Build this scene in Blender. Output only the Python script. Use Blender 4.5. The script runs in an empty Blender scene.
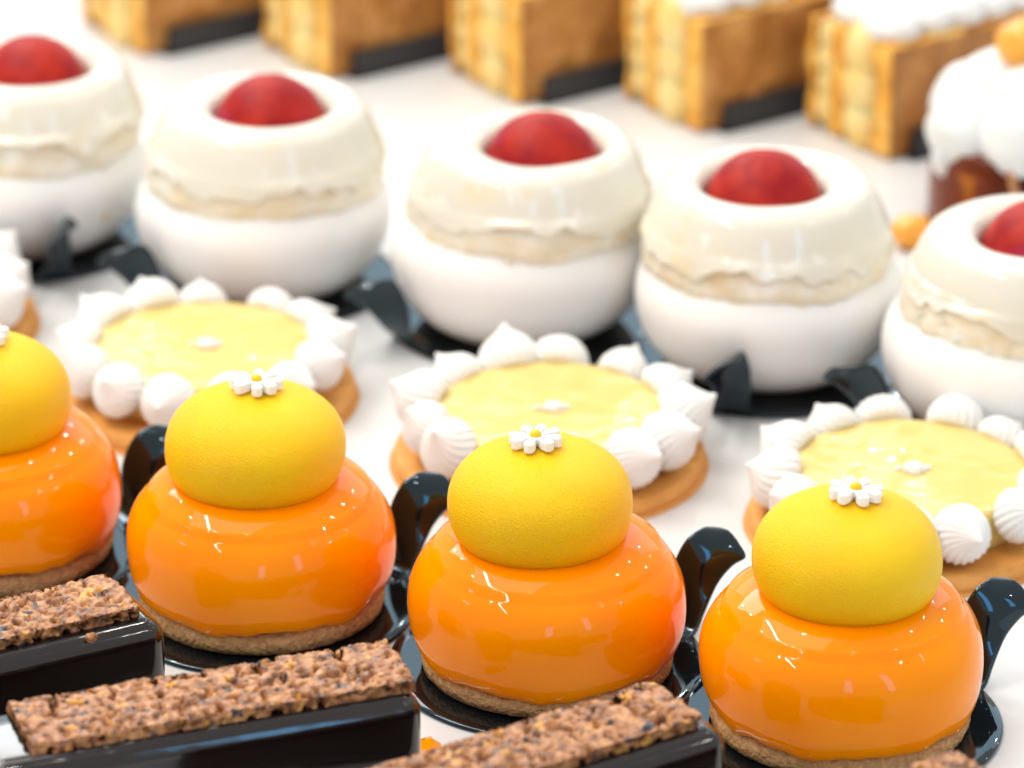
import bpy, bmesh, math, random
from mathutils import Vector, Matrix, noise
# All modelling lengths are centimetres; K turns them into metres when meshes are linked.
K = 0.01
PI = math.pi
sc = bpy.context.scene
COL = sc.collection
R = math.radians

# ------------------------------------------------------------------ helpers
def link(name, bm, mats, parent=None, loc=None, smooth=True, mw=None):
    me = bpy.data.meshes.new(name)
    bm.normal_update()
    for v in bm.verts:
        v.co *= K
    bm.to_mesh(me); bm.free()
    if not isinstance(mats, (list, tuple)): mats = [mats]
    for m in mats: me.materials.append(m)
    if smooth:
        for p in me.polygons: p.use_smooth = True
    return put(name, me, parent, loc, mw)

def put(name, me, parent=None, loc=None, mw=None):
    o = bpy.data.objects.new(name, me); COL.objects.link(o)
    if parent is not None: o.parent = parent
    if mw is not None:
        m = mw.copy(); m.translation = m.translation * K
        o.matrix_basis = m
    elif loc is not None:
        o.location = Vector(loc) * K
    return o

def thing(name, label, cat, loc, rotz=0, group=None):
    o = bpy.data.objects.new(name, None); COL.objects.link(o)
    o.empty_display_size = 0.01
    o.location = Vector(loc) * K; o.rotation_euler = (0, 0, rotz)
    return tag(o, label, cat, group)

def tag(o, label, cat, group=None):
    o['label'] = label; o['category'] = cat
    if group: o['group'] = group
    return o

def fbm(p, oct=3):
    s = 0; a = 1; t = 0
    for k in range(oct):
        s += a * noise.noise(p); t += a
        a *= .5; p = p * 2.03 + Vector((3.1, 7.7, 1.3))
    return s / t

def lathe(prof, seg=96, fn=None, bm=None, mat=0, off=Vector((0, 0, 0))):
    bm = bm or bmesh.new()
    rings = []
    for i, (r, z) in enumerate(prof):
        if r < 1e-6:
            rr, zz = (0, z) if fn is None else (0, fn(0, r, z)[1])
            rings.append([bm.verts.new(Vector((0, 0, zz)) + off)]); continue
        ring = []
        for k in range(seg):
            th = 2 * PI * k / seg
            rr, zz = (r, z) if fn is None else fn(th, r, z)
            ring.append(bm.verts.new(Vector((rr * math.cos(th), rr * math.sin(th), zz)) + off))
        rings.append(ring)
    for a, b in zip(rings[:-1], rings[1:]):
        for k in range(seg):
            k2 = (k + 1) % seg
            if len(a) == 1 and len(b) == 1: continue
            if len(a) == 1: f = bm.faces.new((a[0], b[k2], b[k]))
            elif len(b) == 1: f = bm.faces.new((a[k], a[k2], b[0]))
            else: f = bm.faces.new((a[k], a[k2], b[k2], b[k]))
            f.material_index = mat
    return bm

def smooth_prof(pts, n=6):
    """Catmull-Rom through the control points of a profile."""
    out = []
    P = [pts[0]] + list(pts) + [pts[-1]]
    for i in range(1, len(P) - 2):
        for k in range(n):
            t = k / n
            q = []
            for c in range(len(pts[0])):
                a, b, d, e = P[i - 1][c], P[i][c], P[i + 1][c], P[i + 2][c]
                q.append(.5 * (2 * b + (d - a) * t + (2 * a - 5 * b + 4 * d - e) * t * t + (3 * b - a - 3 * d + e) * t ** 3))
            out.append(tuple(q))
    out.append(tuple(pts[-1]))
    return [(max(q[0], 0),) + q[1:] for q in out]

def grid_box(lo, hi, res, disp=None, mat_of=None):
    """Closed box of small quads (shared corners) so that it can be displaced."""
    bm = bmesh.new()
    lo, hi = Vector(lo), Vector(hi)
    n = [max(1, round((hi[i] - lo[i]) / res)) for i in range(3)]
    cache = {}
    def v(i, j, k):
        key = (i, j, k)
        if key not in cache:
            cache[key] = bm.verts.new((lo.x + (hi.x - lo.x) * i / n[0], lo.y + (hi.y - lo.y) * j / n[1], lo.z + (hi.z - lo.z) * k / n[2]))
        return cache[key]
    def quad(*q):
        return bm.faces.new([v(*x) for x in q])
    for i in range(n[0]):
        for j in range(n[1]):
            quad((i, j, n[2]), (i + 1, j, n[2]), (i + 1, j + 1, n[2]), (i, j + 1, n[2]))
            quad((i, j, 0), (i, j + 1, 0), (i + 1, j + 1, 0), (i + 1, j, 0))
    for i in range(n[0]):
        for k in range(n[2]):
            f = quad((i, 0, k), (i + 1, 0, k), (i + 1, 0, k + 1), (i, 0, k + 1))
            g = quad((i, n[1], k), (i, n[1], k + 1), (i + 1, n[1], k + 1), (i + 1, n[1], k))
            if mat_of is not None: f.material_index = g.material_index = mat_of
    for j in range(n[1]):
        for k in range(n[2]):
            quad((0, j, k), (0, j, k + 1), (0, j + 1, k + 1), (0, j + 1, k))
            quad((n[0], j, k), (n[0], j + 1, k), (n[0], j + 1, k + 1), (n[0], j, k + 1))
    if disp:
        bm.normal_update()
        new = [disp(w.co.copy(), w.normal.copy()) for w in bm.verts]
        for w, c in zip(bm.verts, new): w.co = c
    return bm

def rounded_box(sx, sy, sz, r, seg=5):
    bm = bmesh.new()
    bmesh.ops.create_cube(bm, size=1)
    for w in bm.verts: w.co = Vector((w.co.x * sx, w.co.y * sy, (w.co.z + .5) * sz))
    bmesh.ops.bevel(bm, geom=list(bm.edges), offset=r, segments=seg, profile=.5, affect='EDGES')
    return bm

def blob(bm, c, r, sub=3, squash=(1, 1, 1), lump=0, seed=0, mat=0):
    ret = bmesh.ops.create_icosphere(bm, subdivisions=sub, radius=1)
    for w in ret['verts']:
        d = w.co.copy()
        q = r * (1 + lump * noise.noise(d * 1.7 + Vector((seed, seed * .7, 0))))
        w.co = Vector((d.x * q * squash[0], d.y * q * squash[1], d.z * q * squash[2])) + Vector(c)
    fs = {f for w in ret['verts'] for f in w.link_faces}
    for f in fs: f.material_index = mat

# ------------------------------------------------------------------ materials
def mat(name, base, rough=.5, spots=None, scale=1.0, coat=0, coat_rough=.03, sss=0, sss_rad=(1, .4, .2), sss_scale=.004,
        bump=None, ior=1.45, spec=.5, sheen=0, rough_noise=0, metal=0, stretch=None):
    """base: a colour, or a list of (position, colour) driven by noise of `scale` per centimetre.
    spots: list of (noise scale, threshold, softness, colour) laid over it.  bump: list of (scale, strength, distance in cm)."""
    m = bpy.data.materials.new(name); m.use_nodes = True
    nt = m.node_tree; N = nt.nodes; L = nt.links
    b = N['Principled BSDF']
    tc = N.new('ShaderNodeTexCoord')
    oi = N.new('ShaderNodeObjectInfo'); sh = N.new('ShaderNodeVectorMath'); sh.operation = 'MULTIPLY_ADD'
    L.new(oi.outputs['Random'], sh.inputs[0]); sh.inputs[1].default_value = (1.3, 2.1, .7); L.new(tc.outputs['Object'], sh.inputs[2])
    vec = sh.outputs['Vector']        # every copy gets its own patch of the noise
    if stretch:
        mp = N.new('ShaderNodeMapping'); mp.inputs['Scale'].default_value = stretch
        L.new(vec, mp.inputs['Vector']); vec = mp.outputs['Vector']
    def noi(s, detail=4, rgh=.55, off=0):
        n = N.new('ShaderNodeTexNoise'); n.inputs['Scale'].default_value = s * 100
        n.inputs['Detail'].default_value = detail; n.inputs['Roughness'].default_value = rgh
        if off:
            a = N.new('ShaderNodeVectorMath'); a.operation = 'ADD'; a.inputs[1].default_value = (off, off * .37, off * .71)
            L.new(vec, a.inputs[0]); L.new(a.outputs[0], n.inputs['Vector'])
        else: L.new(vec, n.inputs['Vector'])
        return n.outputs['Fac']
    col = None
    if isinstance(base, list):
        rp = N.new('ShaderNodeValToRGB'); e = rp.color_ramp.elements
        e[0].position, e[0].color = base[0][0], (*base[0][1], 1)
        e[1].position, e[1].color = base[-1][0], (*base[-1][1], 1)
        for p, c in base[1:-1]:
            q = e.new(p); q.color = (*c, 1)
        L.new(noi(scale), rp.inputs[0]); col = rp.outputs[0]
    else:
        b.inputs['Base Color'].default_value = (*base, 1)
    for i, (s, th, soft, c) in enumerate(spots or []):
        mr = N.new('ShaderNodeMapRange'); mr.inputs[1].default_value = th; mr.inputs[2].default_value = th + soft
        L.new(noi(s, 2, .5, 1.7 * (i + 1)), mr.inputs[0])
        mx = N.new('ShaderNodeMix'); mx.data_type = 'RGBA'
        L.new(mr.outputs[0], mx.inputs['Factor'])
        if col is None: mx.inputs['A'].default_value = (*base, 1)
        else: L.new(col, mx.inputs['A'])
        mx.inputs['B'].default_value = (*c, 1)
        col = mx.outputs['Result']
    if col is not None: L.new(col, b.inputs['Base Color'])
    b.inputs['Roughness'].default_value = rough
    if rough_noise:
        mr = N.new('ShaderNodeMapRange'); mr.inputs[1].default_value = .3; mr.inputs[2].default_value = .7
        mr.inputs[3].default_value = max(0, rough - rough_noise); mr.inputs[4].default_value = rough + rough_noise
        L.new(noi(2.2, 3, .5, 9), mr.inputs[0]); L.new(mr.outputs[0], b.inputs['Roughness'])
    b.inputs['IOR'].default_value = ior
    b.inputs['Specular IOR Level'].default_value = spec
    b.inputs['Metallic'].default_value = metal
    b.inputs['Coat Weight'].default_value = coat; b.inputs['Coat Roughness'].default_value = coat_rough
    if sheen: b.inputs['Sheen Weight'].default_value = sheen; b.inputs['Sheen Roughness'].default_value = .4
    if sss:
        b.inputs['Subsurface Weight'].default_value = sss
        b.inputs['Subsurface Radius'].default_value = sss_rad
        b.inputs['Subsurface Scale'].default_value = sss_scale
    prev = None
    for i, (s, st, dist) in enumerate(bump or []):
        bp = N.new('ShaderNodeBump'); bp.inputs['Strength'].default_value = st; bp.inputs['Distance'].default_value = dist * K
        L.new(noi(s, 2, .5, 4.3 * (i + 1)), bp.inputs['Height'])
        if prev: L.new(prev, bp.inputs['Normal'])
        prev = bp.outputs[0]
    if prev: L.new(prev, b.inputs['Normal'])
    return m

M = {}
M['table'] = mat('white_tray_lacquer', (.67, .67, .668), .34, spots=[(.11, .66, .1, (.66, .61, .57))], bump=[(1.2, .05, .01)], rough_noise=.06)
M['orange_glaze'] = mat('orange_mirror_glaze', [(.3, (1, .30, 0)), (.7, (.99, .235, 0))], .03, scale=.25, ior=1.31, sss=.35, sss_rad=(1, .35, .05), sss_scale=.006,
                        bump=[(.5, .22, .08), (2.6, .03, .03)])
M['yellow'] = mat('yellow_velvet_glaze', [(.3, (1, .615, 0)), (.7, (1, .54, 0))], .28, scale=.5, sss=.7, sss_rad=(1, .7, .1), sss_scale=.007,
                  bump=[(24, 1, .06), (4, .12, .03)], ior=1.35)
M['sable'] = mat('sable_biscuit', [(.3, (.42, .20, .075)), (.55, (.58, .32, .13)), (.75, (.70, .44, .20))], .8, scale=6, bump=[(9, 1, .09), (3, .7, .12)])
M['board'] = mat('black_gloss_plastic', (.004, .006, .008), .04, ior=1.62, rough_noise=.02)
M['board'].node_tree.nodes['Principled BSDF'].inputs['Specular Tint'].default_value = (.62, .86, 1, 1)
M['sugar'] = mat('white_sugar_paste', (.85, .845, .83), .55, sss=.3, sss_scale=.002, bump=[(8, .1, .02)])
M['sugar_yellow'] = mat('yellow_sugar_paste', (.86, .52, .01), .5)
M['mousse'] = mat('white_mousse', (.88, .87, .85), .42, spots=[(1.1, .72, .02, (.85, .60, .28))], sss=.4, sss_rad=(1, .8, .6), sss_scale=.005, bump=[(.5, .15, .1)])
M['ivory'] = mat('ivory_glaze', [(.3, (.71, .675, .575)), (.7, (.75, .72, .63))], .09, scale=.3, ior=1.5, sss=.3, sss_rad=(1, .8, .5), sss_scale=.004, bump=[(.6, .25, .1), (3, .05, .04)], spots=[(.5, .60, .14, (.78, .66, .45)), (1.5, .63, .06, (.83, .81, .75))])
M['crumb'] = mat('white_chocolate_flakes', [(.3, (.74, .63, .44)), (.5, (.79, .72, .58)), (.68, (.86, .84, .78))], .15, scale=1.1,
                 spots=[(.5, .62, .10, (.82, .62, .30))], sss=.3, sss_scale=.003, bump=[(2.2, .7, .12), (7, .4, .05)], ior=1.5)
M['red'] = mat('red_berry_coating', [(.35, (.28, .005, .008)), (.65, (.42, .020, .008))], .48, scale=1.2, spots=[(.5, .62, .1, (.36, .02, .07))], bump=[(12, .6, .03), (1.2, .35, .10)], ior=1.28)
M['curd'] = mat('lemon_curd', [(.3, (.73, .54, .17)), (.7, (.76, .58, .21))], .05, scale=.45, sss=.3, sss_rad=(1, .8, .3), sss_scale=.004, bump=[(.45, .35, .12), (2.2, .03, .05)], ior=1.5)
M['crust'] = mat('baked_tart_crust', [(.3, (.66, .27, .05)), (.7, (.76, .38, .10))], .6, scale=1.2, bump=[(5, .4, .05)])
M['meringue'] = mat('white_meringue', (.79, .775, .75), .5, sss=.35, sss_rad=(1, .85, .75), sss_scale=.004, bump=[(5, .06, .02)])
M['choc'] = mat('dark_chocolate_glaze', (.010, .005, .0045), .10, coat=.5, coat_rough=.03, bump=[(.5, .5, .1), (3, .03, .03)])
M['crumble'] = mat('cocoa_nib_crumble', [(.34, (.11, .04, .013)), (.5, (.37, .145, .05)), (.68, (.55, .26, .095))], .45, scale=3.2,
                   spots=[(3.0, .635, .03, (.045, .04, .05)), (2.1, .64, .04, (.66, .30, .04))], bump=[(7, .5, .06)], coat=.25, coat_rough=.3)
M['puff_edge'] = mat('puff_pastry_cut_edge', [(.3, (.70, .28, .03)), (.5, (.85, .42, .06)), (.7, (.90, .58, .16))], .6, scale=1.1, bump=[(3, .6, .1)])
M['puff_face'] = mat('caramelised_puff_face', [(.32, (.34, .125, .025)), (.5, (.48, .20, .045)), (.68, (.62, .30, .085))], .45, scale=.7, bump=[(2, .5, .1)])
M['custard'] = mat('vanilla_custard', [(.3, (.86, .54, .14)), (.7, (.88, .70, .32))], .4, scale=.8, sss=.3, sss_scale=.004)
M['cream'] = mat('whipped_cream', (.78, .77, .74), .45, sss=.35, sss_rad=(1, .9, .8), sss_scale=.004)
M['slate'] = mat('dark_grey_card', (.028, .029, .032), .5)
M['amber'] = mat('amber_syrup_cake', [(.4, (.06, .006, .002)), (.55, (.17, .028, .003)), (.66, (.55, .17, .01))], .15, ior=1.3, scale=.35, coat=0)
M['caramel'] = mat('caramel_drip', (.55, .25, .10), .3)
M['apricot'] = mat('orange_fruit', [(.3, (.80, .30, .02)), (.7, (.86, .42, .05))], .3, scale=.8, coat=.4, sss=.3, sss_scale=.004)

# ------------------------------------------------------------------ the setting
tb = rounded_box(160, 110, 3, .4, 3)
for v in tb.verts: v.co += Vector((0, 10, -3))
t = link('tabletop', tb, M['table'], smooth=False); t['kind'] = 'structure'

# ------------------------------------------------------------------ round boards with a curled tab
def board_disc_bm(r=4.1):
    return lathe([(0, .03), (r - .25, .03), (r - .06, .045), (r, .09), (r - .05, .13), (r - .35, .125), (r - .6, .115), (0, .115)], 96)

# rows of the tab: centre, half width, direction of the cross line, how far the edges curl
TAB = [(3.05, 1.75, .11, .85, .50, -.87, 0, 0), (3.45, 1.98, .17, .66, .58, -.81, 0, .02), (3.62, 2.12, .55, .54, .74, -.67, 0, .10), (3.72, 2.22, 1.0, .58, .88, -.46, -.06, .16),
       (3.88, 2.30, 1.42, .64, .96, -.26, -.14, .18), (4.16, 2.40, 1.86, .74, .98, -.14, -.20, .20), (4.46, 2.56, 2.14, .80, .98, -.08, -.32, .12), (4.48, 2.80, 2.31, .56, .98, -.08, -.26, .04),
       (4.46, 3.02, 2.38, .34, .99, -.08, -.16, 0), (4.45, 3.16, 2.36, .16, .99, -.08, -.1, 0), (4.44, 3.22, 2.34, .03, .99, -.08, -.1, 0)]
TAB = smooth_prof(TAB, 6)
def tab_bm():
    bm = bmesh.new(); rows = []; n = 14
    for i, q in enumerate(TAB):
        a = Vector(TAB[max(i - 1, 0)][:3]); b = Vector(TAB[min(i + 1, len(TAB) - 1)][:3])
        g = Vector(q[4:7]).normalized(); tan = (b - a).normalized()
        nv = g.cross(tan).normalized() * -1
        row = []
        for k in range(n + 1):
            u = 2 * k / n - 1
            row.append(Vector(q[:3]) + g * (u * q[3]) + nv * (q[7] * u * u * (1 if u > 0 else .5)))
        rows.append((row, nv))
    th = .045
    top = [[bm.verts.new(p + nv * th) for p in row] for row, nv in rows]
    bot = [[bm.verts.new(p - nv * th) for p in row] for row, nv in rows]
    for g, flip in ((top, False), (bot, True)):
        for a, b in zip(g[:-1], g[1:]):
            for k in range(n):
                q = (a[k], b[k], b[k + 1], a[k + 1]) if flip else (a[k], a[k + 1], b[k + 1], b[k])
                bm.faces.new(q)
    m = len(rows)
    for i in range(m - 1):
        bm.faces.new((top[i][0], top[i + 1][0], bot[i + 1][0], bot[i][0]))
        bm.faces.new((top[i][n], bot[i][n], bot[i + 1][n], top[i + 1][n]))
    for k in range(n):
        bm.faces.new((top[0][k], bot[0][k], bot[0][k + 1], top[0][k + 1]))
        bm.faces.new((top[m - 1][k], top[m - 1][k + 1], bot[m - 1][k + 1], bot[m - 1][k]))
    bmesh.ops.recalc_face_normals(bm, faces=list(bm.faces))
    return bm

DISC_ME = TAB_ME = None
def board(x, y, az, label, tilt=0):
    global DISC_ME, TAB_ME
    g = thing('cake_board', label, 'cake board', (x, y, 0), R(az), 'round black boards with a curled tab')
    if DISC_ME is None:
        d = link('base_disc', board_disc_bm(), M['board'], g); DISC_ME = d.data
        p = link('pull_tab', tab_bm(), M['board'], g); TAB_ME = p.data
    else:
        put('base_disc', DISC_ME, g); put('pull_tab', TAB_ME, g)
    return g

BZ = .12     # top of a board

# ------------------------------------------------------------------ orange domes with a yellow ball and a sugar daisy
def superell(a, c, zc, e, t0, n=40):
    out = []
    for i in range(n + 1):
        t = R(t0) + (PI / 2 - R(t0)) * i / n
        ct, st = math.cos(t), math.sin(t)
        out.append((a * abs(ct) ** (2 / e) if i < n else 0, zc + c * math.copysign(abs(st) ** (2 / e), st)))
    return out

PETAL_ME = None
def petal_bm():
    bm = bmesh.new()
    out = []
    pts = [(.08, -.04), (.30, -.095), (.50, -.14), (.64, -.12), (.70, 0), (.64, .12), (.50, .14), (.30, .095), (.08, .04)]
    lo = [bm.verts.new((x, y, 0)) for x, y in pts]
    hi = [bm.verts.new((x, y, .27 - .05 * (x < .2))) for x, y in pts]
    bm.faces.new(hi); bm.faces.new(lo[::-1])
    for k in range(len(pts)):
        k2 = (k + 1) % len(pts); bm.faces.new((lo[k], lo[k2], hi[k2], hi[k]))
    bmesh.ops.bevel(bm, geom=[e for e in bm.edges if abs(e.verts[0].co.z - e.verts[1].co.z) < .1], offset=.03, segments=2, affect='EDGES')
    return bm

def orange_dome(x, y, label, seed, ball=(0, 0), flower=(0, 0), frot=0):
    global PETAL_ME
    g = thing('glazed_dome_cake', label, 'dessert', (x, y, BZ), 0, 'orange glazed domes topped by yellow balls')
    S = Vector((seed * 5.3, seed * 2.1, 0))
    def wob(th, r, z):
        n = fbm(Vector((math.cos(th), math.sin(th), z * .8)) * 2.2 + S, 4)
        return r + .10 * n + .03 * noise.noise(Vector((math.cos(th), math.sin(th), z * .3)) * 16 + S), z + .06 * n
    link('biscuit_base', lathe([(0, 0), (3.1, 0), (3.22, .08), (3.26, .3), (3.22, .5), (3.1, .62), (2.9, .66), (0, .66)], 128, wob), M['sable'], g)
    prof = smooth_prof([(2.7, .74), (3.10, .64), (3.32, .72), (3.47, 1.05), (3.545, 1.45), (3.55, 1.95), (3.46, 2.45), (3.20, 2.95), (2.76, 3.33), (2.2, 3.58), (1.4, 3.7), (0, 3.72)], 6)
    def gl(th, r, z):
        u = Vector((math.cos(th), math.sin(th), 0))
        k = max(0, min(1, (1.5 - z) / .95))
        drip = fbm(u * 1.6 + S, 3) * .42 + .10 * noise.noise(u * 4 + S)
        lump = 1 + .02 * noise.noise(Vector((u.x, u.y, z * .5)) * 1.2 + S)
        if r < 2.95: return r, z + .1
        return r * lump, z + (drip - .06) * k
    link('orange_glaze', lathe(prof, 128, gl), M['orange_glaze'], g)
    bx, by = ball
    yb = superell(2.36, 1.60, 0, 2.28, -89.9, 56)
    def yl(th, r, z):
        u = Vector((math.cos(th), math.sin(th), z * .4))
        q = 1 + .02 * noise.noise(u * 1.1 + S * 1.7)
        return r * q, z * (1 + .01 * noise.noise(u + S)) + (.02 * noise.noise(u * 5 + S) if z < -1.0 else 0)
    link('yellow_ball', lathe(yb, 128, yl), M['yellow'], g, (bx, by, 4.5))
    # sugar daisy lying on the ball
    fx, fy = flower
    nx, ny = fx / 2.36 ** 2, fy / 2.36 ** 2
    fz = 1.62 * (1 - (abs(fx) ** 2 + abs(fy) ** 2) / 2.36 ** 2) ** .5
    nrm = Vector((nx, ny, fz / 1.62 ** 2)).normalized()
    q = Vector((0, 0, 1)).rotation_difference(nrm).to_matrix().to_4x4()
    mw = Matrix.Translation(Vector((bx + fx, by + fy, 4.5 + fz + .0))) @ q @ Matrix.Rotation(frot, 4, 'Z')
    d = link('sugar_daisy', lathe([(0, 0), (.2, 0), (.24, .1), (.22, .22), (0, .24)], 24), M['sugar'], g, mw=mw)
    for k in range(8):
        rz = Matrix.Rotation(2 * PI * k / 8 + .08 * math.sin(k * 2.3 + seed), 4, 'Z')
        if PETAL_ME is None:
            o = link('petal', petal_bm(), M['sugar'], d, mw=rz, smooth=False); PETAL_ME = o.data
        else: put('petal', PETAL_ME, d, mw=rz)
    cb = bmesh.new(); blob(cb, (0, 0, .26), .15, 3, (1, 1, .8))
    link('flower_centre', cb, M['sugar_yellow'], d)
    return g

DOMES = [
    (-14.1, -6.0, -2, 'orange glazed dome with yellow ball cut off by the left edge', 'black tabbed board under the orange dome at the left edge', (-.05, .0), (.10, .1)),
    (-6.6, -9.2, 0, 'orange glazed dome with yellow ball and daisy just above the chocolate bar ends', 'black tabbed board under the second orange dome from the left', (-.08, 0), (.06, .15)),
    (0.9, -12.6, 0, 'orange glazed dome with yellow ball directly in front of the middle lemon tart', 'black tabbed board under the middle orange dome, edge lapping the board on its left', (-.18, 0), (-.12, .10)),
    (8.2, -15.7, 2, 'nearest and largest-looking orange glazed dome with yellow ball, at the right of its row', 'black tabbed board under the rightmost orange dome', (.06, 0), (.15, .12)),
]
for i, (x, y, az, lab, blab, ball, fl) in enumerate(DOMES):
    board(x, y, az, blab)
    orange_dome(x, y, lab, i + 1, ball, fl, .3 + .5 * i)

# ------------------------------------------------------------------ white mousse cakes with a red berry ball
def mousse_cake(x, y, label, seed, cap=(0, 0), berry=(0, 0)):
    rnd = random.Random(seed)
    g = thing('white_mousse_cake', label, 'dessert', (x, y, BZ), 0, 'white mousse cakes with a red berry ball')
    S = Vector((seed * 3.7, seed * 1.9, 4))
    def low(th, r, z):
        u = Vector((math.cos(th), math.sin(th), z * .3))
        return r * (1 + .018 * noise.noise(u * 1.3 + S)), z
    link('mousse_base', lathe(smooth_prof([(0, 0), (2.15, 0), (2.65, .12), (3.28, .58), (3.76, 1.3), (3.96, 2.15), (3.9, 2.8), (3.62, 3.35), (3.2, 3.8), (2, 3.9), (0, 3.9)], 5), 96, low), M['mousse'], g)
    cx, cy = cap
    def ring(th, r, z):
        u = Vector((math.cos(th), math.sin(th), z * .5))
        k = max(0, min(1, (4.9 - z) / 1.2))
        run = .52 + 1.0 * fbm(Vector((math.cos(th), math.sin(th), 0)) * 2.6 + S * 1.3, 3) + .22 * noise.noise(Vector((math.cos(th), math.sin(th), 0)) * 7 + S)
        if z < 4.6: z = 4.6 - (4.6 - z) * max(.18, min(1.12, run))
        return r * (1 + .012 * noise.noise(u * 1.4 + S)) + .03 * k * fbm(u * 5 + S, 3), z + .05 * noise.noise(u * 1.5 + S)
    rb = lathe(smooth_prof([(3.3, 3.62), (3.58, 3.5), (3.70, 3.56), (3.73, 3.72), (3.69, 4.0), (3.62, 4.35), (3.47, 4.8), (3.31, 5.2), (3.09, 5.58), (2.76, 5.8), (2.4, 5.84), (2.05, 5.72), (1.84, 5.5), (1.76, 5.2), (1.7, 4.9), (0, 4.8)], 5), 112, ring)
    bx, by = berry
    for v in rb.verts:
        k = max(0, min(1, (2.9 - math.hypot(v.co.x, v.co.y)) / .9)) if v.co.z > 4.6 else 0
        v.co.x += bx * k; v.co.y += by * k
    link('ivory_ring', rb, M['ivory'], g, (cx, cy, 0))
    def col(th, r, z):
        u = Vector((math.cos(th), math.sin(th), 0))
        p = Vector((u.x * r, u.y * r, z))
        edge = 1 - abs(z - 3.75) / .75
        e = .42 * fbm(u * 2.0 + S, 3) + .10 * noise.noise(u * 8 + S)
        k = max(0, min(1, (4.55 - z) / .6))
        d = .13 * fbm(p * 1.0 + S, 3) + .05 * abs(noise.noise(p * 2.6 + S))
        return r + d * k - .03 * (1 - k), z + e * k
    pr = [(3.2, 3.2), (3.45, 3.14), (3.62, 3.22), (3.69, 3.42), (3.68, 3.65), (3.64, 3.85), (3.60, 4.02), (3.56, 4.2), (3.52, 4.4), (3.49, 4.6), (3.42, 4.75), (3.3, 4.8)]
    cb = lathe(smooth_prof(pr, 4), 200, col)
    for k in range(34):
        th = rnd.uniform(0, 2 * PI); z = rnd.uniform(3.2, 4.4) + .3 * fbm(Vector((math.cos(th), math.sin(th), 0)) * 2.4 + S, 3)
        r = 3.68 - .2 * max(0, z - 3.5) - .03
        blob(cb, (r * math.cos(th), r * math.sin(th), z), rnd.uniform(.06, .13), 2, (rnd.uniform(.6, 1.4), rnd.uniform(.6, 1.4), rnd.uniform(.5, 1.1)), .5, k)
    link('flake_collar', cb, M['crumb'], g, (cx * .6, cy * .6, 0))
    bx, by = berry
    def bl(th, r, z):
        u = Vector((math.cos(th), math.sin(th), z * .5))
        n = fbm(u * 3 + S, 3)
        return r * (1 + .02 * n), z + .03 * n
    link('berry_ball', lathe(superell(1.72, 1.6, 0, 2.0, -60, 36), 72, bl), M['red'], g, (cx + bx, cy + by, 5.03))
    return g

MOUSSE = [
    (-15.6, 16.8, -102, 'white mousse cake with red ball, cut off by the left edge', (.25, 0), (.25, 0), 'black board under the white mousse cake at the left edge'),
    (-7.7, 13.2, -175, 'white mousse cake with red ball behind the left lemon tart, ragged flake collar', (.08, 0), (.2, 0), 'black board under the mousse cake behind the left lemon tart'),
    (0.3, 9.9, -183, 'white mousse cake with red ball behind the middle lemon tart', (.25, 0), (.38, 0), 'black board with curled tab under the mousse cake behind the middle lemon tart'),
    (7.6, 6.7, -138, 'white mousse cake with red ball and honey-coloured crumbs, second from the right', (-.1, 0), (-.1, 0), 'black board under the second mousse cake from the right'),
    (14.6, 2.7, -195, 'white mousse cake with red ball cut off by the right edge', (.3, 0), (.2, 0), 'black board under the mousse cake at the right edge'),
]
for i, (x, y, az, lab, cap, ber, blab) in enumerate(MOUSSE):
    board(x, y, az, blab)
    mousse_cake(x, y, lab, i + 11, cap, ber)

# ------------------------------------------------------------------ lemon tarts ringed with meringue kisses
def kiss_bm(seed):
    S = Vector((seed * 9.1, 2, seed * 3.3))
    prof = smooth_prof([(0, 0), (.72, 0), (.95, .14), (1.03, .42), (.97, .75), (.80, 1.05), (.55, 1.26), (.32, 1.44), (.17, 1.58), (.08, 1.70), (.0, 1.77)], 5)
    n = 19 + seed % 3; lean = Vector((noise.noise(S), noise.noise(S + Vector((5, 0, 0))), 0)) * .55
    bm = bmesh.new()
    def f(th, r, z):
        tw = .38 * z
        q = abs(math.sin((th + tw) * n / 2))
        k = min(1, z / .15) * min(1, max(0, (2.0 - z) / .8))
        return r * (1 - .10 * k * (1 - q) ** 1.5 + .03 * noise.noise(Vector((math.cos(th), math.sin(th), z)) * 1.3 + S)), z
    bm = lathe(prof, 120, f, bm)
    for v in bm.verts:
        k = max(0, v.co.z - .7) ** 2
        v.co += lean * k
    return bm
KISS = []
for s in range(5):
    me = bpy.data.meshes.new('meringue_kiss'); b = kiss_bm(s)
    b.normal_update()
    for v in b.verts: v.co *= K
    b.to_mesh(me); b.free(); me.materials.append(M['meringue'])
    for p in me.polygons: p.use_smooth = True
    KISS.append(me)

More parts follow.
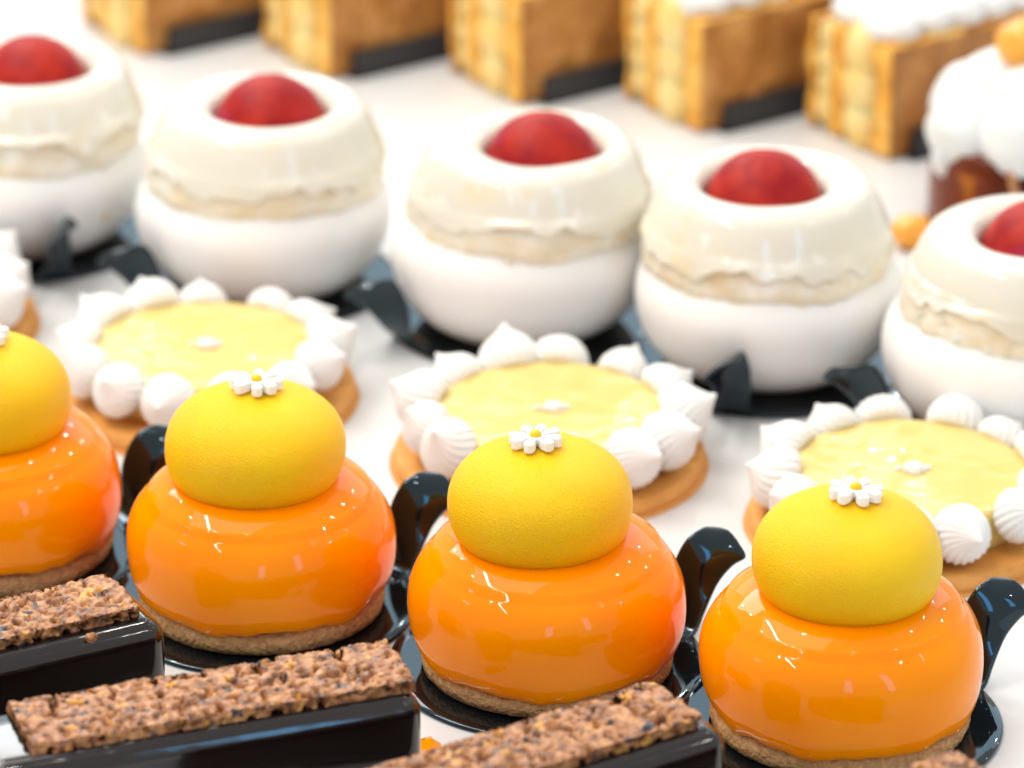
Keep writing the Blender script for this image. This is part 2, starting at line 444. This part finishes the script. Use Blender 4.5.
def lemon_tart(x, y, label, seed, n=12, phase=0):
    rnd = random.Random(seed)
    g = thing('lemon_meringue_tart', label, 'tart', (x, y, 0), 0, 'lemon tarts ringed with meringue kisses')
    S = Vector((seed * 2.7, seed, 1))
    def wob(th, r, z):
        return r + .06 * fbm(Vector((math.cos(th), math.sin(th), z)) * 2 + S, 3), z
    link('tart_crust', lathe(smooth_prof([(0, 0), (4.2, .0), (4.36, .06), (4.42, .25), (4.36, .44), (4.2, .5), (3, .5), (0, .5)], 4), 112, wob), M['crust'], g)
    def cw(th, r, z):
        p = Vector((r * math.cos(th), r * math.sin(th), 0))
        k = max(0, min(1, (z - 1.2) / .4))
        return r + .05 * noise.noise(Vector((math.cos(th), math.sin(th), 0)) * 2 + S), z + k * (.05 * noise.noise(p * .8 + S) + .03 * noise.noise(p * 1.7 + S))
    pr = smooth_prof([(3.2, .48), (3.32, .8), (3.36, 1.3), (3.3, 1.62), (3.14, 1.75), (2.9, 1.77)], 5)
    pr += [(2.9 - .145 * k, 1.765 - .004 * k) for k in range(1, 20)] + [(0, 1.69)]
    link('lemon_curd', lathe(pr, 112, cw), M['curd'], g)
    # small dots of cream at the centre
    db = bmesh.new()
    blob(db, (.1, -.1, 1.76), .3, 3, (1.1, .8, .62), .3, seed)
    blob(db, (.45, .05, 1.74), .13, 2, (1, 1, .5), .3, seed + 3)
    blob(db, (-.35, -.02, 1.74), .1, 2, (1, 1, .5), .3, seed + 5)
    link('cream_dot', db, M['cream'], g)
    for k in range(n):
        a = phase + 2 * PI * k / n + rnd.uniform(-.06, .06)
        tilt = R(rnd.uniform(52, 76))
        sc_ = rnd.uniform(.74, .92)
        m = (Matrix.Rotation(a, 4, 'Z') @ Matrix.Translation((3.32, 0, 1.32 + rnd.uniform(-.06, .08))) @ Matrix.Rotation(tilt, 4, 'Y')
             @ Matrix.Rotation(rnd.uniform(0, 6.28), 4, 'Z') @ Matrix.Diagonal((sc_, sc_, sc_ * rnd.uniform(.86, 1.06), 1)))
        put('meringue_kiss', KISS[rnd.randrange(5)], g, mw=m)
    return g
lemon_tart(-18.9, 9.3, 'lemon tart at the left edge of which only white meringue kisses show', 31, 13, .1)
lemon_tart(-9.0, 4.2, 'round lemon tart behind the second orange dome from the left, cream dot in its centre', 32, 13, .15)
lemon_tart(1.05, -0.3, 'round lemon tart ringed with meringue, behind the middle orange dome, shiny streaks on its curd', 33, 13, .0)
lemon_tart(10.9, -4.35, 'round lemon tart ringed with meringue, behind the rightmost orange dome', 34, 13, .22)

# ------------------------------------------------------------------ chocolate bars with a crumble plank
def crumble_bm(L, W, H, seed):
    S = Vector((seed * 7.7, seed * 3.1, 0))
    def disp(p, n):
        q = p + S
        lump = .09 * fbm(q * 1.3, 3) + .04 * noise.noise(q * 4.5)
        hole = noise.noise(q * 4.2 + Vector((9, 1, 4)))
        hole2 = noise.noise(q * 7 + Vector((2, 8, 3)))
        d = lump - .75 * max(0, hole - .25) ** .8 - .5 * max(0, hole2 - .25)
        fine = .035 * noise.noise(q * 10)
        if n.z < -.5: d = 0; fine = 0
        edge = Vector((p.x, p.y, 0))
        sag = -.05 * (abs(p.y) / (W / 2)) ** 4 if n.z > .3 else 0
        return p + n * (d + fine) + Vector((0, 0, sag + .04 * noise.noise(q * .5)))
    return grid_box((-L / 2, -W / 2, 0), (L / 2, W / 2, H), .042, disp)

def choc_bar(end, ang, L, W, H, label, seed, cr_in, cr_len, cr_w, cr_y):
    a = R(ang); ux, uy = math.cos(a), math.sin(a)
    g = thing('chocolate_bar_cake', label, 'dessert', (end[0] - ux * L / 2, end[1] - uy * L / 2, 0), a, 'dark chocolate bars with a crumble plank')
    b = rounded_box(L, W, H, .55, 10)
    link('chocolate_body', b, M['choc'], g)
    link('crumble_plank', crumble_bm(cr_len, cr_w, .36, seed), M['crumble'], g, (L / 2 - cr_in - cr_len / 2, cr_y, H - .03))
    if seed == 1:
        cb = bmesh.new(); blob(cb, (0, 0, 0), .15, 3, (1, .8, .9), .5, 3)
        link('stray_crumb', cb, M['crumble'], g, (L / 2 - 2.0, -W / 2 + .22, H - .06))
    return g
choc_bar((-9.15, -15.0), 28, 11, 3.1, 3.2, 'dark chocolate bar with crumble plank, upper one at the left edge', 1, .55, 10.2, 2.1, .05)
choc_bar((-2.55, -18.9), 20, 10.7, 3.0, 3.2, 'dark chocolate bar with crumble plank, the longest in view along the bottom left', 2, .12, 9.4, 2.25, .02)
choc_bar((4.4, -20.95), 33, 11, 2.9, 3.35, 'dark chocolate bar with crumble plank at the bottom edge, before the middle orange dome', 3, .55, 10, 2.1, .1)
choc_bar((11.35, -23.9), 35, 10, 3.0, 3.2, 'dark chocolate bar at the bottom right, only its far corner in view', 4, .7, 9, 2.1, .1)

sm = bmesh.new()
blob(sm, (0, 0, .05), .45, 3, (.8, 1.2, .2), .5, 2); blob(sm, (.35, -.5, .04), .25, 3, (1, 1, .2), .4, 5)
tag(link('glaze_spill', sm, M['orange_glaze'], loc=(-2.1, -17.2, 0)), 'small spill of orange glaze on the white table beside the long chocolate bar', 'spill')

# ------------------------------------------------------------------ upright mille-feuille slices on dark cards
PL, PW, PH = 8.8, 4.3, 3.85
def sheet_bm(y0, y1, seed, L=PL, H=PH):
    S = Vector((seed * 4.1, seed, 2))
    def disp(p, n):
        q = Vector((p.x * .8, p.y * 2.2, p.z * .8)) + S
        d = .22 * fbm(q * 1.2, 3) + .07 * noise.noise(Vector((p.x, p.y * 9, p.z)) * .9 + S)
        if p.z < .05: return Vector((p.x + .05 * n.x, p.y, p.z))
        return p + n * d
    return grid_box((0, y0, 0), (L, y1, H), .16, disp, mat_of=1)

def custard_bm(y0, y1, seed, L=PL, H=PH):
    rnd = random.Random(seed)
    def disp(p, n): return p + n * .05 * noise.noise(p * 1.5 + Vector((seed, 0, 0)))
    bm = grid_box((.25, y0, .05), (L - .25, y1, H - .1), .25, disp)
    w = (y1 - y0) / 2
    nb = 3 if w > .6 else 4
    for k in range(nb):
        z = .75 + (H - 1.3) * k / (nb - 1)
        blob(bm, (.22, (y0 + y1) / 2, z), w * rnd.uniform(.95, 1.08), 3, (.75, .96, 1.35 if w > .6 else 1.5), .12, k + seed)
    return bm

def slice_(corner, label, clabel, seed, rot=35.4):
    a = R(rot)
    c = thing('dessert_card', clabel, 'cake board', (corner[0], corner[1], 0), a, 'dark cards under the mille-feuille slices')
    cb = rounded_box(PL - .2, PW + .1, .1, .03, 2)
    for v in cb.verts: v.co += Vector((PL / 2 + .55, PW / 2 - .50, 0))
    link('card_sheet', cb, M['slate'], c, smooth=False)
    # the raised rim of the card along the slice's long side
    rb = rounded_box(PL - .5, .42, .85, .05, 2)
    for v in rb.verts: v.co += Vector((PL / 2 + .62, -.27, .1))
    link('card_rim', rb, M['slate'], c, smooth=False)
    g = thing('mille_feuille_slice', label, 'pastry', (corner[0], corner[1], .1), a, 'upright mille-feuille slices along the back')
    for k, (y0, y1) in enumerate(((0, .9), (2.45, 3.15), (3.95, PW))):
        link('pastry_sheet', sheet_bm(y0, y1, seed + k * .37), [M['puff_edge'], M['puff_face']], g)
    link('custard_layer', custard_bm(.9, 2.45, seed), M['custard'], g)
    link('custard_layer', custard_bm(3.15, 3.95, seed + 1), M['custard'], g)
    rnd = random.Random(seed * 7 + 1)
    tb = bmesh.new()
    for k in range(6):
        for j in range(2):
            blob(tb, (1.0 + 1.35 * k + .2 * j, 1.2 + 1.75 * j, PH + .38 + rnd.uniform(-.04, .04)), 1.08, 3, (.95, 1.0, .6), .15, k * 2 + j + seed)
    link('whipped_topping', tb, M['cream'], g)
    return g
SL = [((-13.1, 33.9), 'leftmost mille-feuille slice standing upright in the back row', 'dark card under the leftmost mille-feuille slice'),
      ((-6.4, 31.4), 'second mille-feuille slice from the left in the back row', 'dark card under the second mille-feuille slice from the left'),
      ((0.3, 28.8), 'middle mille-feuille slice of the five in the back row', 'dark card under the middle mille-feuille slice'),
      ((6.4, 26.1), 'mille-feuille slice with a trace of cream on top, second from the right', 'dark card under the second mille-feuille slice from the right'),
      ((12.6, 23.5), 'rightmost mille-feuille slice, with whipped cream on top', 'dark card under the rightmost mille-feuille slice')]
for i, (c, l, cl) in enumerate(SL): slice_(c, l, cl, i * 3 + 2)

# ------------------------------------------------------------------ cream-topped amber cake at the right edge
g = thing('cream_topped_cake', 'dark amber syrupy cake under big whipped cream lobes at the right edge', 'dessert', (16.6, 18.6, 0), 0)
link('amber_body', lathe(smooth_prof([(0, 0), (2.9, 0), (3.1, .15), (3.15, .8), (3.1, 2.0), (3.05, 2.6), (2.8, 2.9), (0, 2.95)], 4), 80), M['amber'], g)
wb = bmesh.new()
for k in range(6):
    a = 2 * PI * k / 6 + .35
    blob(wb, (1.95 * math.cos(a), 1.95 * math.sin(a), 3.45 - .2 * (k % 2)), 1.5, 4, (1, 1, .95), .10, k)
for k in range(3):
    a = 2 * PI * k / 3 + .6
    blob(wb, (.95 * math.cos(a), .95 * math.sin(a), 4.5), 1.35, 4, (1, 1, .85), .10, k + 20)
blob(wb, (-2.75, -1.1, 2.5), .55, 3, (.8, .8, 1.3), .2, 3)
link('whipped_cream', wb, M['cream'], g)
fb = bmesh.new(); blob(fb, (0, 0, 0), .95, 4, (1, 1, .9), .15, 4)
link('fruit_topping', fb, M['apricot'], g, (-.25, -.2, 5.95))
db = bmesh.new()
for k in range(14):
    u = k / 13
    blob(db, (-.9 + .5 * u + .02 * math.sin(5 * u), -3.06 - .05 * u, 2.7 - 2.2 * u), .13, 2, (1, .7, 1.3), .2, k)
link('caramel_drip', db, M['caramel'], g)
fb = bmesh.new(); blob(fb, (0, 0, .55), .72, 4, (1.05, .9, .78), .2, 9)
tag(link('fruit_piece', fb, M['apricot'], loc=(12.75, 15.9, 0)), 'small orange fruit piece on the table between the two right mousse cakes', 'fruit')

# ------------------------------------------------------------------ camera
cam = bpy.data.cameras.new('camera'); co = bpy.data.objects.new('camera', cam); COL.objects.link(co)
cam.sensor_width = 36; cam.lens = 150
co.location = (0, -1.1, .5129); co.rotation_euler = (R(90 - 24), 0, 0)
cam.clip_start = .05; cam.clip_end = 50
cam.dof.use_dof = True; cam.dof.focus_distance = 1.068; cam.dof.aperture_fstop = 10; cam.dof.aperture_blades = 9
sc.camera = co

# ------------------------------------------------------------------ lamps
def area(name, az, el, dist, sx, sy, rad, col, shape='RECTANGLE', roll=0, target=(0, -.05, .03)):
    """A lamp at azimuth/elevation from the table, of radiance `rad`, facing it."""
    l = bpy.data.lights.new(name, 'AREA'); l.shape = shape; l.size = sx
    if shape == 'RECTANGLE': l.size_y = sy
    A = sx * sy if shape == 'RECTANGLE' else PI * sx * sx / 4
    l.energy = rad * PI * A; l.color = col
    o = bpy.data.objects.new(name, l); COL.objects.link(o)
    d = Vector((math.cos(R(az)) * math.cos(R(el)), math.sin(R(az)) * math.cos(R(el)), math.sin(R(el))))
    o.location = Vector(target) + d * dist
    o.rotation_mode = 'QUATERNION'
    o.rotation_quaternion = d.to_track_quat('Z', 'Y') @ Matrix.Rotation(R(roll), 3, 'Z').to_quaternion()
    return o
def strip(name, a, b, wid, rad, col, target=Vector((0, -.12, .03))):
    """A thin tube lamp running from a to b, facing the table."""
    a, b = Vector(a), Vector(b); c = (a + b) / 2
    l = bpy.data.lights.new(name, 'AREA'); l.shape = 'RECTANGLE'; l.size = wid; l.size_y = (b - a).length
    l.energy = rad * PI * wid * l.size_y; l.color = col
    o = bpy.data.objects.new(name, l); COL.objects.link(o)
    y = (b - a).normalized(); z = (c - target); z = (z - y * z.dot(y)).normalized(); x = y.cross(z)
    o.matrix_world = Matrix.Translation(c) @ Matrix((x, y, z)).transposed().to_4x4()
area('window_lamp', 112, 36, 2.2, .8, .6, 6.0, (1, .98, .95))
area('daylight_lamp', 84, 24, 3.2, 3.0, 1.2, 1.15, (.48, .80, 1.0))
area('ceiling_panel', 150, 70, 1.8, 1.2, 1.2, 2.7, (1, .97, .92))
strip('tube_lamp', (-.56, .73, 1.26), (-.80, -1.0, 1.2), .03, 60, (1, .95, .86))
for px, dx in ((.025, .0206), (-.03, -.055), (.10, .085)):
    area('spot_lamp', math.degrees(math.atan2(.9106, dx)), 24.4, 3.0, .17, .035, 26, (1, .97, .9), target=(px, .005, .0175))  # thin lamps added for glints, each aimed at one tart's curd
rl = random.Random(5)
for gx in (-1.3, -.45, .4, 1.25, 2.1):
    for gy in (-.6, .5, 1.5, 2.6):
        x, y = gx + rl.uniform(-.15, .15), gy + rl.uniform(-.15, .15)
        d = Vector((x, y + .05, 1.75 - .03))
        area('spot_lamp', math.degrees(math.atan2(d.y, d.x)), math.degrees(math.asin(d.z / d.length)), d.length, .05, .05, 190, (1, .94, .84), 'DISK')
area('blue_glint_lamp', -168, 32, 1.6, .2, .07, 9, (.25, .55, 1))  # blue lamp added for a pinkish reflection in the orange glaze
area('blue_glint_lamp', -56, 26, 2.4, .24, 1.0, 5, (.16, .55, 1))  # this and the next: added blue lamps for the curled tabs to mirror
area('blue_glint_lamp', -88, 21, 2.6, .26, .7, 5, (.16, .55, 1))

w = bpy.data.worlds.new('World'); sc.world = w; w.use_nodes = True
bg = w.node_tree.nodes['Background']; bg.inputs[0].default_value = (1, .99, .975, 1); bg.inputs[1].default_value = .70

sc.view_settings.view_transform = 'Standard'; sc.view_settings.look = 'None'
sc.view_settings.exposure = .05; sc.view_settings.gamma = 1
sc.render.engine = 'CYCLES'
sc.cycles.use_denoising = True
sc.cycles.max_bounces = 8
sc.cycles.caustics_reflective = False; sc.cycles.caustics_refractive = False
sc.cycles.sample_clamp_indirect = 6
